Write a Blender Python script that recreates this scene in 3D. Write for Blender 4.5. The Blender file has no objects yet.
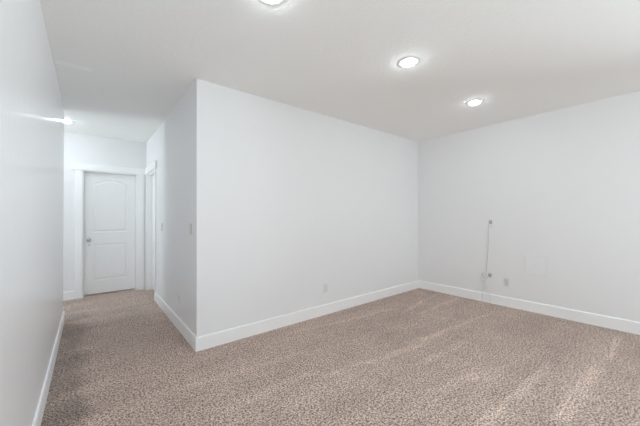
import bpy, bmesh, math, random
from mathutils import Vector, Matrix
S = bpy.context.scene
COL = S.collection

# ------------------------------------------------------------------ camera
yaw, pit, roll = [math.radians(a) for a in (39.0, 0.5885, -0.2443)]
F = Vector((math.sin(yaw)*math.cos(pit), math.cos(yaw)*math.cos(pit), math.sin(pit)))
R = Vector((math.cos(yaw), -math.sin(yaw), 0)); U = R.cross(F)
R2 = R*math.cos(roll) + U*math.sin(roll); U2 = U*math.cos(roll) - R*math.sin(roll)
cam_data = bpy.data.cameras.new('camera')
cam = bpy.data.objects.new('camera', cam_data); COL.objects.link(cam)
cam_data.sensor_width = 36; cam_data.lens = 285.87/640*36
cam_data.shift_y = 0.68/640; cam_data.clip_start = 0.02
m = Matrix((( R2.x, U2.x, -F.x, 0), (R2.y, U2.y, -F.y, 0), (R2.z, U2.z, -F.z, 1.36), (0, 0, 0, 1)))
cam.matrix_world = m
S.camera = cam

# ------------------------------------------------------------------ room numbers
C = 2.7806            # ceiling height
XL, XH = -0.2527, 0.8575   # hallway walls
YN, XR = 3.0569, 4.8815    # long wall and right wall of the room
YD = 6.315            # wall at the end of the hallway
YE = 5.0              # where the left wall stops
YB = -3.2             # wall behind the camera
XW = -2.6             # far end of the side passage
T = 0.12

# ------------------------------------------------------------------ world, fill light, exposure
W = bpy.data.worlds.new('sky'); S.world = W; W.use_nodes = True
bg = W.node_tree.nodes['Background']
bg.inputs['Strength'].default_value = 6.4
_N = W.node_tree.nodes; _L = W.node_tree.links          # overcast sky above, ground below the horizon brightened to lift the ceiling
_tc = _N.new('ShaderNodeTexCoord'); _sp = _N.new('ShaderNodeSeparateXYZ'); _L.new(_tc.outputs['Generated'], _sp.inputs[0])
_mr = _N.new('ShaderNodeMapRange'); _mr.inputs[1].default_value = -0.08; _mr.inputs[2].default_value = 0.08; _L.new(_sp.outputs[2], _mr.inputs[0])
_mx = _N.new('ShaderNodeMix'); _mx.data_type = 'RGBA'; _L.new(_mr.outputs[0], _mx.inputs[0])
_mx.inputs[6].default_value = (1.60, 1.84, 1.94, 1); _mx.inputs[7].default_value = (0.71, 0.83, 0.925, 1)
_L.new(_mx.outputs[2], bg.inputs['Color'])
LAMP_STRENGTH = 148.0
# windows: (wall, from, to, sill, head); all unseen and added for fill light, behind the camera or down the side passage
FILL_WINDOWS = [('behind', 3.2, 3.9, 0.06, 2.35), ('right', -3.0, -0.5, 0.04, 2.50), ('passage', 5.40, 6.08, 0.08, 2.3)]
PLANE = {'behind': (YB, 'x', 0), 'left': (XL, 'y', -math.pi/2), 'right': (XR, 'y', math.pi/2), 'passage': (XW, 'y', -math.pi/2)}
def wall_point(side, t, inwards):          # point on a wall, moved into the room
    v, ax, rz = PLANE[side]
    return (t, v+inwards) if side == 'behind' else ((v-inwards, t) if side == 'right' else (v+inwards, t))
for side, a, b, z0, z1 in FILL_WINDOWS:
    L = bpy.data.lights.new('fill_daylight', 'AREA'); L.shape = 'RECTANGLE'
    L.size = b-a; L.size_y = z1-z0; L.cycles.is_portal = True
    o = bpy.data.objects.new('fill_daylight', L); COL.objects.link(o)
    x, y = wall_point(side, (a+b)/2, -T-0.02)
    o.location = (x, y, (z0+z1)/2)
    o.rotation_euler = (math.radians(90), 0, PLANE[side][2])
S.view_settings.view_transform = 'Standard'; S.view_settings.look = 'None'
S.view_settings.gamma = 1; S.view_settings.use_curve_mapping = False
S.view_settings.exposure = -0.39
S.cycles.max_bounces = 12; S.cycles.diffuse_bounces = 8
S.cycles.caustics_reflective = False; S.cycles.caustics_refractive = False

# ------------------------------------------------------------------ materials
def mat(name, color, rough=0.5, metal=0.0, bump=None, spec=0.5, emit=None, var=None):
    M = bpy.data.materials.new(name); M.use_nodes = True
    nt = M.node_tree; N = nt.nodes; P = N['Principled BSDF']
    P.inputs['Base Color'].default_value = (*color, 1); P.inputs['Roughness'].default_value = rough
    P.inputs['Metallic'].default_value = metal; P.inputs['Specular IOR Level'].default_value = spec
    tc = N.new('ShaderNodeTexCoord')
    mp = N.new('ShaderNodeMapping'); nt.links.new(tc.outputs['Object'], mp.inputs['Vector'])
    if bump:
        sc, strength, dist, stretch = bump
        mp.inputs['Scale'].default_value = stretch
        n = N.new('ShaderNodeTexNoise'); n.inputs['Scale'].default_value = sc
        n.inputs['Detail'].default_value = 3; nt.links.new(mp.outputs['Vector'], n.inputs['Vector'])
        b = N.new('ShaderNodeBump'); b.inputs['Strength'].default_value = strength
        b.inputs['Distance'].default_value = dist
        nt.links.new(n.outputs['Fac'], b.inputs['Height']); nt.links.new(b.outputs['Normal'], P.inputs['Normal'])
    if var:
        n2 = N.new('ShaderNodeTexNoise'); n2.inputs['Scale'].default_value = var[0]
        n2.inputs['Detail'].default_value = 2; nt.links.new(tc.outputs['Object'], n2.inputs['Vector'])
        mx = N.new('ShaderNodeMix'); mx.data_type = 'RGBA'
        mx.inputs[6].default_value = (*[c*(1-var[1]) for c in color], 1)
        mx.inputs[7].default_value = (*[min(1, c*(1+var[1])) for c in color], 1)
        nt.links.new(n2.outputs['Fac'], mx.inputs[0]); nt.links.new(mx.outputs[2], P.inputs['Base Color'])
    if emit:
        P.inputs['Emission Color'].default_value = (*emit[0], 1); P.inputs['Emission Strength'].default_value = emit[1]
    return M

WALLC = (0.865, 0.865, 0.872)
M_wall = mat('wall_paint', WALLC, 0.55, bump=(90, 0.12, 0.004, (1, 1, 1)), spec=0.35, var=(1.5, 0.008))
M_gloss = mat('satin_wall_paint', WALLC, 0.24, bump=(9, 0.11, 0.006, (1, 5, 0.35)), spec=0.5, var=(1.5, 0.008))
M_ceil = mat('textured_ceiling_paint', (0.925, 0.920, 0.902), 0.75, bump=(38, 0.50, 0.007, (1, 1, 1)), spec=0.04)
M_trim = mat('white_trim_paint', (0.955, 0.955, 0.955), 0.35, bump=(20, 0.03, 0.002, (1, 1, 1)))
M_door = mat('white_door_paint', (0.92, 0.92, 0.92), 0.4, bump=(60, 0.04, 0.002, (4, 4, 0.4)))
M_plate = mat('white_plastic', (0.80, 0.80, 0.785), 0.3, var=(8, 0.01))
M_ivory = mat('off_white_plastic', (0.73, 0.72, 0.69), 0.3, var=(8, 0.01))
M_slot = mat('dark_slot', (0.05, 0.05, 0.05), 0.6, var=(8, 0.1))
M_nickel = mat('brushed_nickel', (0.50, 0.47, 0.44), 0.28, metal=1.0, bump=(200, 0.05, 0.001, (1, 1, 8)))
M_greymetal = mat('grey_metal_box', (0.30, 0.31, 0.32), 0.45, metal=0.3, var=(30, 0.15))
M_midgrey = mat('mid_grey_plastic', (0.42, 0.42, 0.42), 0.45, var=(30, 0.1))
M_cord = mat('pale_grey_cord', (0.62, 0.62, 0.62), 0.45, var=(30, 0.04))
M_white_cord = mat('white_cord', (0.66, 0.66, 0.66), 0.4, var=(30, 0.03))
M_lens = mat('lit_diffuser', (0.9, 0.9, 0.9), 0.5, emit=((0.865, 0.965, 1.01), LAMP_STRENGTH))
M_glass = bpy.data.materials.new('fill_window_glass'); M_glass.use_nodes = True      # thin clear pane: mostly passes light straight through
_n = M_glass.node_tree; _n.nodes.remove(_n.nodes['Principled BSDF'])
_t = _n.nodes.new('ShaderNodeBsdfTransparent'); _g = _n.nodes.new('ShaderNodeBsdfGlossy'); _g.inputs['Roughness'].default_value = 0.02
_f = _n.nodes.new('ShaderNodeFresnel'); _f.inputs['IOR'].default_value = 1.25; _x = _n.nodes.new('ShaderNodeMixShader')
_n.links.new(_f.outputs[0], _x.inputs[0]); _n.links.new(_t.outputs[0], _x.inputs[1]); _n.links.new(_g.outputs[0], _x.inputs[2])
_n.links.new(_x.outputs[0], _n.nodes['Material Output'].inputs['Surface'])
M_panel = mat('panel_paint', (0.87, 0.875, 0.89), 0.4, bump=(60, 0.05, 0.002, (1, 1, 1)))
M_pale_strip = mat('pale_ceiling_strip', (0.985, 0.98, 0.965), 0.5, bump=(60, 0.15, 0.003, (1, 1, 1)))

def carpet_material():
    M = bpy.data.materials.new('speckled_carpet'); M.use_nodes = True
    nt = M.node_tree; N = nt.nodes; L = nt.links; P = N['Principled BSDF']
    P.inputs['Roughness'].default_value = 0.95; P.inputs['Specular IOR Level'].default_value = 0.1
    P.inputs['Sheen Weight'].default_value = 0.15; P.inputs['Sheen Roughness'].default_value = 0.5
    def val(op, a, b=None, c=None, clamp=False):
        n = N.new('ShaderNodeMath'); n.operation = op; n.use_clamp = clamp
        for i, v in enumerate((a, b, c)):
            if v is None: continue
            if isinstance(v, (int, float)): n.inputs[i].default_value = v
            else: L.new(v, n.inputs[i])
        return n.outputs[0]
    def smooth(x, a, b):
        n = N.new('ShaderNodeMapRange'); n.interpolation_type = 'SMOOTHSTEP'
        L.new(x, n.inputs[0]); n.inputs[1].default_value = a; n.inputs[2].default_value = b
        return n.outputs[0]
    tc = N.new('ShaderNodeTexCoord'); V = tc.outputs['Object']
    def noise(scale, detail=2, stretch=None, rough=0.5):
        n = N.new('ShaderNodeTexNoise'); n.inputs['Scale'].default_value = scale
        n.inputs['Detail'].default_value = detail; n.inputs['Roughness'].default_value = rough
        src = V
        if stretch:
            mp = N.new('ShaderNodeMapping'); mp.inputs['Scale'].default_value = stretch; L.new(V, mp.inputs['Vector']); src = mp.outputs[0]
        L.new(src, n.inputs['Vector']); return n.outputs['Fac']
    # tufts
    vo = N.new('ShaderNodeTexVoronoi'); vo.inputs['Scale'].default_value = 165; L.new(V, vo.inputs['Vector'])
    sep = N.new('ShaderNodeSeparateColor'); L.new(vo.outputs['Color'], sep.inputs[0])
    clump = noise(75, 3, None, 0.8)
    t = val('ADD', val('MULTIPLY', sep.outputs[0], 0.42), val('MULTIPLY', smooth(clump, 0.36, 0.64), 0.58))
    ramp = N.new('ShaderNodeValToRGB'); L.new(t, ramp.inputs[0]); cr = ramp.color_ramp
    cr.elements[0].position = 0.08; cr.elements[0].color = (0.040, 0.026, 0.020, 1)
    cr.elements[1].position = 0.92; cr.elements[1].color = (0.98, 0.83, 0.75, 1)
    e = cr.elements.new(0.27); e.color = (0.21, 0.140, 0.108, 1)
    e = cr.elements.new(0.44); e.color = (0.52, 0.388, 0.318, 1)
    e = cr.elements.new(0.66); e.color = (0.77, 0.598, 0.512, 1)
    # nap: vacuum strokes (streaks where the pile lies the other way)
    sx = N.new('ShaderNodeSeparateXYZ'); L.new(V, sx.inputs[0]); X, Y = sx.outputs[0], sx.outputs[1]
    wob = val('MULTIPLY', val('SUBTRACT', noise(1.3, 3), 0.5), 0.14)
    Yw = val('ADD', Y, wob)
    strokes = [ # x0,y0,x1,y1,width,amp
        (2.00, .80, 3.30, .73, .055, .9), (2.35, .50, 3.62, .43, .085, .9), (3.62, .43, 4.60, .385, .045, .9),
        (2.10, 1.79, 4.40, 1.62, .045, .7), (1.85, 2.80, 3.50, 2.60, .060, .6), (0.85, 2.02, 1.55, 1.98, .09, .6),
        (1.60, 1.86, 2.80, 1.69, .07, .75), (2.35, 1.50, 3.20, 1.43, .07, .6), (1.55, 1.20, 2.65, 1.08, .10, .6),
        (3.60, 2.25, 4.70, 2.23, .045, .8), (3.60, 2.43, 4.70, 2.60, .045, .8), (0.3, 1.45, 1.3, 1.38, .10, .5),
        (0.4, 2.5, 1.6, 2.35, .08, .35), (1.0, .2, 4.6, .05, .07, .7), (0.6, -.7, 4.6, -.8, .07, .7), (0.6, -1.5, 4.6, -1.6, .07, .7)]
    acc = None
    for x0, y0, x1, y1, w, a in strokes:
        k = (y1-y0)/(x1-x0)
        d = val('ABSOLUTE', val('SUBTRACT', Yw, val('MULTIPLY_ADD', X, k, y0-k*x0)))
        g = val('SUBTRACT', 1.0, smooth(d, w*0.30, w*0.80))
        g = val('MULTIPLY', g, smooth(X, x0-.15, x0+.15))
        g = val('MULTIPLY', g, val('SUBTRACT', 1.0, smooth(X, x1-.15, x1+.15)))
        g = val('MULTIPLY', g, a)
        acc = g if acc is None else val('MAXIMUM', acc, g)
    acc = val('MULTIPLY', acc, val('MULTIPLY_ADD', smooth(noise(9, 3, (0.5, 1, 1)), 0.3, 0.7), 0.7, 0.35))
    bands = val('SUBTRACT', noise(1.0, 3, (0.55, 3.2, 1), 0.55), 0.5)
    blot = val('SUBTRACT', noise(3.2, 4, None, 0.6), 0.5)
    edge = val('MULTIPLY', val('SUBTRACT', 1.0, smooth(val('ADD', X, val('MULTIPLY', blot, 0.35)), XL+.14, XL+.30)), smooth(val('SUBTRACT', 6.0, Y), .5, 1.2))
    f = val('ADD', 0.95, val('MULTIPLY', acc, 0.33))
    f = val('ADD', f, val('MULTIPLY', bands, 0.46))
    f = val('ADD', f, val('MULTIPLY', blot, 0.44))
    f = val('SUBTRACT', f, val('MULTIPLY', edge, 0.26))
    mul = N.new('ShaderNodeVectorMath'); mul.operation = 'SCALE'
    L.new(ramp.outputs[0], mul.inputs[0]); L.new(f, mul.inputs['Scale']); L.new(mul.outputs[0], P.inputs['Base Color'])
    b = N.new('ShaderNodeBump'); b.inputs['Strength'].default_value = 0.7; b.inputs['Distance'].default_value = 0.006
    L.new(t, b.inputs['Height']); L.new(b.outputs['Normal'], P.inputs['Normal'])
    return M
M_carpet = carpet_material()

# ------------------------------------------------------------------ helpers
def obj(name, bm, m, parent=None, smooth=False, bevel=0.0):
    bmesh.ops.recalc_face_normals(bm, faces=bm.faces[:])
    me = bpy.data.meshes.new(name); bm.to_mesh(me); bm.free(); me.materials.append(m)
    if smooth:
        for p in me.polygons: p.use_smooth = True
    o = bpy.data.objects.new(name, me); COL.objects.link(o)
    if parent: o.parent = parent
    if bevel:
        b = o.modifiers.new('bevel', 'BEVEL'); b.width = bevel; b.segments = 2; b.limit_method = 'ANGLE'
    return o
def BM(): return bmesh.new()
def box(bm, x0, x1, y0, y1, z0, z1):
    vs = [bm.verts.new((x, y, z)) for x in (x0, x1) for y in (y0, y1) for z in (z0, z1)]
    for f in ((0,1,3,2), (4,6,7,5), (0,4,5,1), (2,3,7,6), (0,2,6,4), (1,5,7,3)): bm.faces.new([vs[i] for i in f])
    return bm
def bx(*a): return box(BM(), *a)
def struct(name, bm, m, parent=None, **k):
    o = obj(name, bm, m, parent, **k)
    if not parent: o['kind'] = 'structure'
    return o
def empty(name, loc, rz=0, label=None, cat=None, group=None, kind=None):
    o = bpy.data.objects.new(name, None); COL.objects.link(o); o.location = loc; o.rotation_euler = (0, 0, rz)
    o.empty_display_size = 0.05
    if label: o['label'] = label
    if cat: o['category'] = cat
    if group: o['group'] = group
    if kind: o['kind'] = kind
    return o
def profile(bm, pts, a, b, axis):
    """extrude a closed profile (p,z) from a to b along axis; p is the other horizontal coordinate"""
    def mk(p, z, t): return bm.verts.new((t, p, z) if axis == 'x' else (p, t, z))
    A = [mk(p, z, a) for p, z in pts]; B = [mk(p, z, b) for p, z in pts]; n = len(pts)
    for i in range(n): bm.faces.new((A[i], A[(i+1) % n], B[(i+1) % n], B[i]))
    bm.faces.new(A); bm.faces.new(B[::-1]); return bm
def lathe(bm, prof, seg=32, mtx=None):
    """prof: list of (r, z)"""
    rings = []
    for r, z in prof:
        if r < 1e-6: rings.append([bm.verts.new((0, 0, z))])
        else: rings.append([bm.verts.new((r*math.cos(2*math.pi*i/seg), r*math.sin(2*math.pi*i/seg), z)) for i in range(seg)])
    for a, b in zip(rings, rings[1:]):
        for i in range(seg):
            j = (i+1) % seg
            if len(a) == 1 and len(b) == 1: continue
            if len(a) == 1: bm.faces.new((a[0], b[i], b[j]))
            elif len(b) == 1: bm.faces.new((a[i], a[j], b[0]))
            else: bm.faces.new((a[i], a[j], b[j], b[i]))
    if mtx: bmesh.ops.transform(bm, matrix=mtx, verts=bm.verts[:])
    return bm
def tube(name, pts, r, m, parent=None, res=6):
    cu = bpy.data.curves.new(name, 'CURVE'); cu.dimensions = '3D'; cu.bevel_depth = r; cu.bevel_resolution = 2
    sp = cu.splines.new('NURBS'); sp.points.add(len(pts)-1); sp.order_u = 4; sp.use_endpoint_u = True; sp.resolution_u = res
    for p, q in zip(sp.points, pts): p.co = (*q, 1)
    tmp = bpy.data.objects.new(name, cu); COL.objects.link(tmp)
    me = bpy.data.meshes.new_from_object(tmp, depsgraph=bpy.context.evaluated_depsgraph_get())
    bpy.data.objects.remove(tmp); bpy.data.curves.remove(cu)
    me.materials.clear(); me.materials.append(m)
    for p in me.polygons: p.use_smooth = True
    o = bpy.data.objects.new(name, me); COL.objects.link(o)
    if parent: o.parent = parent
    return o

# ------------------------------------------------------------------ shell
X1 = XR+T
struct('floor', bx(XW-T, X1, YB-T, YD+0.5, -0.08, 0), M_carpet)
struct('ceiling', bx(XW-T, X1, YB-T, YD+0.5, C, C+0.1), M_ceil)
def pierced(side, lo, hi):
    b = BM(); t = lo
    def put(a, c, z0, z1):
        x0, y0 = wall_point(side, a, 0); x1, y1 = wall_point(side, c, -T)
        box(b, min(x0, x1), max(x0, x1), min(y0, y1), max(y0, y1), z0, z1)
    for s_, a, c, z0, z1 in FILL_WINDOWS:
        if s_ != side: continue
        put(t, a, 0, C); put(a, c, 0, z0); put(a, c, z1, C); t = c
    put(t, hi, 0, C); return b
struct('wall_left', pierced('left', YB, YE), M_gloss)
struct('wall_back', bx(XH, X1, YN, YN+T, 0, C), M_wall)
struct('wall_right', pierced('right', YB, YN), M_wall)
# hallway right wall with a doorway at its far end
DY0, DY1, DZ = 5.385, 6.195, 2.165
b = BM(); box(b, XH, XH+T, YN+T, DY0, 0, C); box(b, XH, XH+T, DY1, YD, 0, C); box(b, XH, XH+T, DY0, DY1, DZ, C)
struct('wall_hallway', b, M_wall)
# end wall with the doorway
DX0, DX1 = -0.080, 0.713
b = BM(); box(b, XW-T, DX0, YD, YD+T, 0, C); box(b, DX1, XH+T, YD, YD+T, 0, C); box(b, DX0, DX1, YD, YD+T, DZ+0.005, C)
struct('wall_end', b, M_wall)
# unseen slabs added behind the two closed doors to stop light leaks
struct('light_block_end', bx(DX0-.3, DX1+.4, YD+0.40, YD+0.48, 0, C), M_wall)
struct('light_block_hallway', bx(XH+0.45, XH+0.53, DY0-.6, YD+.45, 0, C), M_wall)
struct('light_block_side', bx(XH+T, XH+0.45, DY0-.6, DY0-.5, 0, C), M_wall)
struct('light_block_left', bx(DX0-.38, DX0-.3, YD+T, YD+.48, 0, C), M_wall)
# side passage to the left of the hallway
struct('wall_passage', bx(XW, XL-T, YE-T-.0, YE, 0, C), M_wall)
struct('wall_passage_end', pierced('passage', YE-T, YD), M_wall)
# wall behind the camera with an unseen opening added for fill light
struct('wall_behind', pierced('behind', XL-T, X1), M_wall)
for i, (side, a, c, z0, z1) in enumerate(FILL_WINDOWS):  # frames and panes of the added, unseen windows
    x, y = wall_point(side, (a+c)/2, 0)
    w = empty('fill_window_%d' % (i+1), (x, y, z0), PLANE[side][2], kind='structure')
    h = (c-a)/2; H = z1-z0
    b = BM(); box(b, -h, h, -.09, -.03, 0, .05); box(b, -h, h, -.09, -.03, H-.05, H); box(b, -h, -h+.05, -.09, -.03, .05, H-.05)
    box(b, h-.05, h, -.09, -.03, .05, H-.05); box(b, -.025, .025, -.085, -.035, .05, H-.05)
    obj('fill_window_frame', b, M_trim, w); obj('fill_window_sill', bx(-h, h, -.03, .03, 0.0, .018), M_trim, w)
    obj('pane', bx(-h+.05, h-.05, -.062, -.058, .05, H-.05), M_glass, w)

# baseboards (profile p = distance from the wall)
BH, BT = 0.142, 0.014
def bprof(face, s): return [(face, 0), (face+s*BT, 0), (face+s*BT, BH-.010), (face+s*(BT-.004), BH-.002), (face+s*.004, BH), (face, BH)]
struct('baseboard_left', profile(BM(), bprof(XL, 1), YB, YE+BT, 'y'), M_trim)
struct('baseboard_left_end', profile(BM(), bprof(YE, 1), XW, XL, 'x'), M_trim)
struct('baseboard_back', profile(BM(), bprof(YN, -1), XH-BT, XR, 'x'), M_trim)
struct('baseboard_right', profile(BM(), bprof(XR, -1), YB, YN-BT, 'y'), M_trim)
struct('baseboard_hallway', profile(BM(), bprof(XH, -1), YN, DY0-0.094, 'y'), M_trim)
struct('baseboard_end', profile(BM(), bprof(YD, -1), XW, DX0-0.094, 'x'), M_trim)

# ------------------------------------------------------------------ casings
CT = 0.017
b = BM()
box(b, DX0-.092, DX0-.004, YD-CT, YD, 0, DZ+.005)
box(b, DX1+.006, DX1+.105, YD-CT, YD, 0, DZ+.005)
struct('trim_1', b, M_trim, bevel=.0025)
struct('trim_2', bx(DX0-.145, XH-.03, YD-.028, YD, DZ+.005, DZ+.115), M_trim, bevel=.0025)      # header board with overhanging ends
b = BM()
box(b, XH-CT, XH, DY0-.092, DY0-.004, 0, DZ)
box(b, XH-CT, XH, DY1+.004, DY1+.092, 0, DZ)
struct('trim_3', b, M_trim, bevel=.0025)
struct('trim_4', bx(XH-.028, XH, DY0-.150, YD-.029, DZ, DZ+.112), M_trim, bevel=.0025)

# ------------------------------------------------------------------ moulded two panel door
def arch(x0, x1, z0, z1, rise, n=14):
    pts = [(x0, z0), (x1, z0), (x1, z1)]
    for i in range(1, n):
        t = i/n; pts.append((x1+(x0-x1)*t, z1+rise*(1-(2*t-1)**2)))
    return pts+[(x0, z1)]
def door_leaf_bm(w, h, th, panels):
    """front face at y=0 looking to -y"""
    bm = BM()
    def loop(pts, y): return [bm.verts.new((x, y, z)) for x, z in pts]
    outer = loop([(0, 0), (w, 0), (w, h), (0, h)], 0); edges = []
    def ring(vs): return [bm.edges.new((vs[i], vs[(i+1) % len(vs)])) for i in range(len(vs))]
    edges += ring(outer); loops = []
    for (x0, x1, z0, z1, rise) in panels:
        ls = []
        for ins, dep in ((0, 0), (.010, .012), (.018, .012), (.045, .003)):
            ls.append(loop(arch(x0+ins, x1-ins, z0+ins, z1-ins, rise), dep))
        edges += ring(ls[0]); loops.append(ls)
    bmesh.ops.triangle_fill(bm, use_beauty=True, use_dissolve=False, edges=edges)
    for ls in loops:
        for a, b_ in zip(ls, ls[1:]):
            n = len(a)
            for i in range(n): bm.faces.new((a[i], a[(i+1) % n], b_[(i+1) % n], b_[i]))
        bm.faces.new(ls[-1])
    back = loop([(0, 0), (w, 0), (w, h), (0, h)], th)
    for i in range(4): bm.faces.new((outer[i], outer[(i+1) % 4], back[(i+1) % 4], back[i]))
    bm.faces.new(back); return bm
def make_door(name, w_open, h_open, loc, rz, handle_side, recess=0.075, depth=T):
    """root at the opening's lower left corner on the wall face, x along the wall, y into the wall"""
    d = empty(name, loc, rz, kind='structure')
    J = .018
    b = BM(); box(b, 0, J, 0, depth, 0, h_open); box(b, w_open-J, w_open, 0, depth, 0, h_open); box(b, J, w_open-J, 0, depth, h_open-J, h_open)
    obj('door_jamb', b, M_trim, d)
    b = BM(); y0, y1 = recess-.014, recess-.002; s = .012
    y0, y1 = recess+.037, recess+.045
    box(b, J, J+s, y0, y1, 0, h_open-J); box(b, w_open-J-s, w_open-J, y0, y1, 0, h_open-J); box(b, J+s, w_open-J-s, y0, y1, h_open-J-s, h_open-J)
    obj('door_stop', b, M_trim, d)
    w = w_open-2*J-.007; h = h_open-J-.004-.028
    leaf = obj('door_leaf', door_leaf_bm(w, h, .035, [(.125, w-.125, .225, .865, 0), (.125, w-.125, 1.070, 1.930, .075)]), M_door, d)
    leaf.location = (J+.0035, recess, .028)
    hx = .062 if handle_side == 'l' else w-.062
    Rx = Matrix.Rotation(math.radians(90), 4, 'X')
    hd = obj('door_handle', lathe(BM(), [(0, 0), (.032, 0), (.032, .004), (.028, .009), (.013, .011), (.011, .030), (.016, .036), (.027, .044), (.030, .054), (.026, .063), (.014, .068), (0, .069)], 32, Matrix.Translation((hx, 0, .945))@Rx), M_nickel, leaf, smooth=True)
    return d, leaf
d1, leaf1 = make_door('door_1', DX1-DX0, DZ+.005, (DX0, YD, 0), 0, 'l')
# pale smudge-like lock cover under the knob
lc = obj('lock_cover', lathe(BM(), [(0, 0), (.017, 0), (.017, .003), (.014, .006), (0, .006)], 24, Matrix.Translation((.072, 0, .855))@Matrix.Rotation(math.radians(90), 4, 'X')), M_ivory, leaf1, smooth=True)
lc['label'] = 'pale round cover below the knob'
d2, leaf2 = make_door('door_2', DY1-DY0, DZ, (XH, DY1, 0), -math.pi/2, 'r')

# ------------------------------------------------------------------ recessed ceiling lights
def make_downlight(loc, label):
    r = empty('recessed_light', loc, 0, label, 'ceiling light', 'round recessed lights in the ceiling')
    obj('trim_ring', lathe(BM(), [(.055, 0), (.100, 0), (.100, -.002), (.094, -.0045), (.070, -.0055), (.056, -.0045), (.055, -.003), (.055, 0)], 48), M_plate, r, smooth=True)
    obj('lens', lathe(BM(), [(.054, -.002), (.054, -.010), (.050, -.016), (.038, -.021), (.020, -.0235), (0, -.024)], 48), M_lens, r, smooth=True)
    return r
def copy_tree(o, parent=None):
    c = o.copy(); COL.objects.link(c); c.parent = parent
    for ch in list(o.children): copy_tree(ch, c)
    return c
lights = [((2.290, 1.520), 'round lit recessed ceiling light, the middle and larger-looking of the three over the carpeted room'),
          ((3.745, 1.545), 'round lit recessed ceiling light nearest the far corner of the room'),
          ((0.900, 1.600), 'round lit recessed ceiling light cut off by the top edge of the photo'),
          ((-0.262, 5.590), 'round lit recessed hallway ceiling light half hidden by the end of the left wall'),
          ((0.900, -0.800), 'added, unseen ceiling light behind the camera, near row, nearest the left wall'),  # from here on: unseen lights added to fill the rooms
          ((2.290, -0.800), 'added, unseen ceiling light behind the camera, near row, middle one'),
          ((3.745, -0.800), 'added, unseen ceiling light behind the camera, near row, nearest the right wall'),
          ((0.900, -2.400), 'added, unseen ceiling light behind the camera, back row, nearest the left wall'),
          ((2.290, -2.400), 'added, unseen ceiling light behind the camera, back row, middle one'),
          ((3.745, -2.400), 'added, unseen ceiling light behind the camera, back row, nearest the right wall'),
          ((-1.100, 5.590), 'added, unseen ceiling light in the side passage, nearer the hallway'),
          ((-2.000, 5.590), 'added, unseen ceiling light in the side passage, farther from the hallway')]
proto = make_downlight((*lights[0][0], C), lights[0][1])
for (p, lab) in lights[1:]:
    o = copy_tree(proto); o.location = (*p, C); o['label'] = lab

# ------------------------------------------------------------------ wall plates. local frame: x along the wall, -y out into the room, z up
def ring_plate(bm, w, h, t):
    box(bm, -w/2, w/2, -t, 0, -h/2, h/2)
def make_outlet(loc, rz, label, w=.074, h=.120, m=M_plate, group='wall outlets'):
    r = empty('wall_outlet', loc, rz, label, 'outlet', group)
    b = BM(); ring_plate(b, w, h, .007); obj('cover_plate', b, m, r, bevel=.003)
    for dz in (.0205, -.0205):
        b = lathe(BM(), [(0, .0095), (.0155, .0095), (.0165, .007), (.0165, .0055)], 24, Matrix.Translation((0, 0, dz))@Matrix.Rotation(math.radians(90), 4, 'X'))
        q = obj('receptacle', b, m, r, smooth=False)
        b = BM()
        for sx, hh in ((-.0062, .0085), (.0062, .007)): box(b, sx-.0011, sx+.0011, -.0099, -.0093, dz+.001-hh/2+.003, dz+.001+hh/2+.003)
        box(b, -.0022, .0022, -.0099, -.0093, dz-.0115, dz-.0070)
        obj('slots', b, M_slot, q)
    obj('screw', lathe(BM(), [(0, .0095), (.003, .009), (.0034, .0055)], 16, Matrix.Rotation(math.radians(90), 4, 'X')), M_nickel, r, smooth=True)
    return r
make_outlet((2.573, YN, .366), 0, 'white duplex outlet plate low on the long wall, above its baseboard')
make_outlet((XR, 1.585, .364), -math.pi/2, 'off-white duplex outlet plate between the dangling cables and the blank access panel', m=M_ivory)
make_outlet((XH, 3.775, .380), -math.pi/2, 'white outlet plate low on the hallway wall, seen at a sharp angle')
def make_switch(loc, rz, label):
    r = empty('light_switch', loc, rz, label, 'switch', 'light switches on the hallway wall')
    b = BM(); ring_plate(b, .074, .120, .008); obj('cover_plate', b, M_ivory, r, bevel=.003)
    b = profile(BM(), [(-.008, -.033), (-.0095, -.033), (-.0115, -.002), (-.0145, .033), (-.008, .033)], -.0165, .0165, 'x')
    obj('rocker', b, M_plate, r, bevel=.001)
    for dz in (.048, -.048):
        obj('screw', lathe(BM(), [(0, .0095), (.003, .009), (.0034, .0055)], 16, Matrix.Translation((0, 0, dz))@Matrix.Rotation(math.radians(90), 4, 'X')), M_plate, r, smooth=True)
    return r
make_switch((XH, 3.268, 1.232), -math.pi/2, 'white rocker light switch nearer the outside corner of the hallway wall')
make_switch((XH, 4.825, 1.215), -math.pi/2, 'white rocker light switch nearer the doorway at the far end of the hallway')

# ------------------------------------------------------------------ access panel on the right wall
pn = empty('access_panel', (XR, 1.220, .665), -math.pi/2, 'square white blank access panel with a thin frame on the right wall', 'panel')
b = BM(); hw, hh = .140, .140
box(b, -hw, hw, -.010, 0, -hh, -hh+.018); box(b, -hw, hw, -.010, 0, hh-.018, hh)
box(b, -hw, -hw+.018, -.010, 0, -hh+.018, hh-.018); box(b, hw-.018, hw, -.010, 0, -hh+.018, hh-.018)
obj('panel_frame', b, M_panel, pn, bevel=.002)
obj('panel_door', bx(-hw+.0205, hw-.0205, -.0125, -.001, -hh+.0205, hh-.0205), M_panel, pn, bevel=.002)

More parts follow.
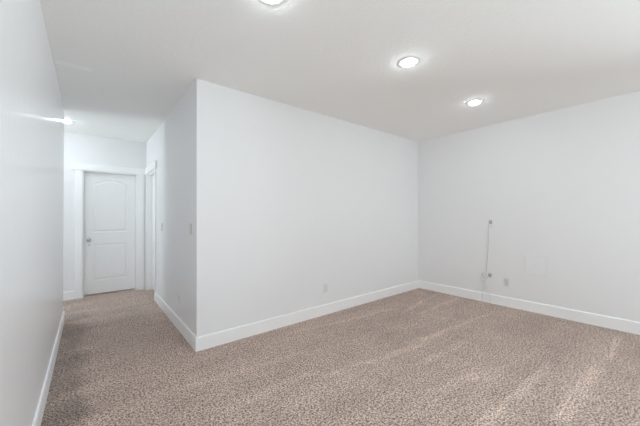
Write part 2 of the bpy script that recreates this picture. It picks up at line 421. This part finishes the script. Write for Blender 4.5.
# ------------------------------------------------------------------ cable boxes and loose cables
def cable_box(loc, label, tilt=0):
    r = empty('cable_box', loc, -math.pi/2, label, 'cable box'); r.rotation_euler = (0, tilt, -math.pi/2)
    b = BM(); w, h, t = .023, .030, .007
    box(b, -w, w, -t, 0, -h, -h+.010); box(b, -w, w, -t, 0, h-.010, h); box(b, -w, -w+.010, -t, 0, -h+.010, h-.010); box(b, w-.010, w, -t, 0, -h+.010, h-.010)
    obj('box_frame', b, M_midgrey, r, bevel=.0015)
    obj('box_back', bx(-w+.010, w-.010, -.003, -.001, -h+.010, h-.010), M_ivory, r)
    b = lathe(BM(), [(0, .022), (.007, .022), (.007, .010), (.010, .008), (.010, .003)], 16, Matrix.Translation((0, 0, -.002))@Matrix.Rotation(math.radians(90), 4, 'X'))
    obj('connector', b, M_greymetal, r, smooth=True)
    return r
cable_box((XR, 1.796, 1.262), 'small grey cable box higher on the right wall, with a cord hanging from it')
cable_box((XR, 1.812, .432), 'small grey cable box low on the right wall, tilted, above the looped cords', .25)
o = tube('wall_grommet', [(XR-.010, 1.796+.026*math.cos(a), 1.208+.024*math.sin(a)) for a in [math.pi*(1.0+i/6) for i in range(7)]], .004, M_white_cord)
o['label'] = 'small white cord loop just under the upper grey cable box'; o['category'] = 'cord'
e = XR-.010
o = tube('hanging_cord', [(XR-.012, 1.815, 1.235), (e, 1.828, 1.20), (e, 1.824, 1.10), (e, 1.822, .98), (e, 1.832, .86), (e, 1.838, .76), (e, 1.846, .66), (e, 1.856, .56), (e, 1.862, .48), (e, 1.872, .41), (e-.01, 1.895, .36), (e-.012, 1.915, .40), (e-.01, 1.912, .45), (e, 1.90, .47)], .0042, M_cord)
o['label'] = 'long pale grey cord hanging straight down from the upper cable box'; o['category'] = 'cord'
o = tube('coiled_cord', [(XR-.030, 1.812, .42), (e-.020, 1.850, .395), (e-.026, 1.868, .34), (e-.030, 1.885, .300), (e-.034, 1.912, .305), (e-.030, 1.930, .36), (e-.028, 1.930, .42), (e-.026, 1.912, .455), (e-.028, 1.885, .435), (e-.030, 1.880, .38), (e-.040, 1.890, .32), (e-.040, 1.870, .285), (e-.036, 1.850, .30)], .0042, M_white_cord)
o['label'] = 'white cord coiled in a small loop beside the lower cable box'; o['category'] = 'cord'
f_ = XR-BT-.007
o = tube('trailing_cord', [(XR-.006, 1.835, .262), (e+.002, 1.870, .25), (e, 1.900, .22), (f_-.002, 1.918, .17), (f_-.004, 1.923, .12), (f_, 1.921, .06), (f_, 1.919, .012)], .0034, M_white_cord)
o['label'] = 'thin white cord trailing over the baseboard to the carpet, left one of two'; o['category'] = 'cord'
o = tube('trailing_cord', [(e-.018, 1.915, .27), (e-.020, 1.885, .245), (e-.018, 1.850, .215), (f_-.012, 1.822, .18), (f_-.006, 1.808, .13), (f_-.002, 1.806, .07), (f_, 1.803, .035)], .0034, M_white_cord)
o['label'] = 'thin white cord crossing the other and ending over the baseboard, right one of two'; o['category'] = 'cord'

# ------------------------------------------------------------------ paler strip on the ceiling by the left wall
b = BM(); box(b, XL+.012, XL+.27, 3.47, 3.56, C-.0012, C)
struct('ceiling_strip', b, M_pale_strip)
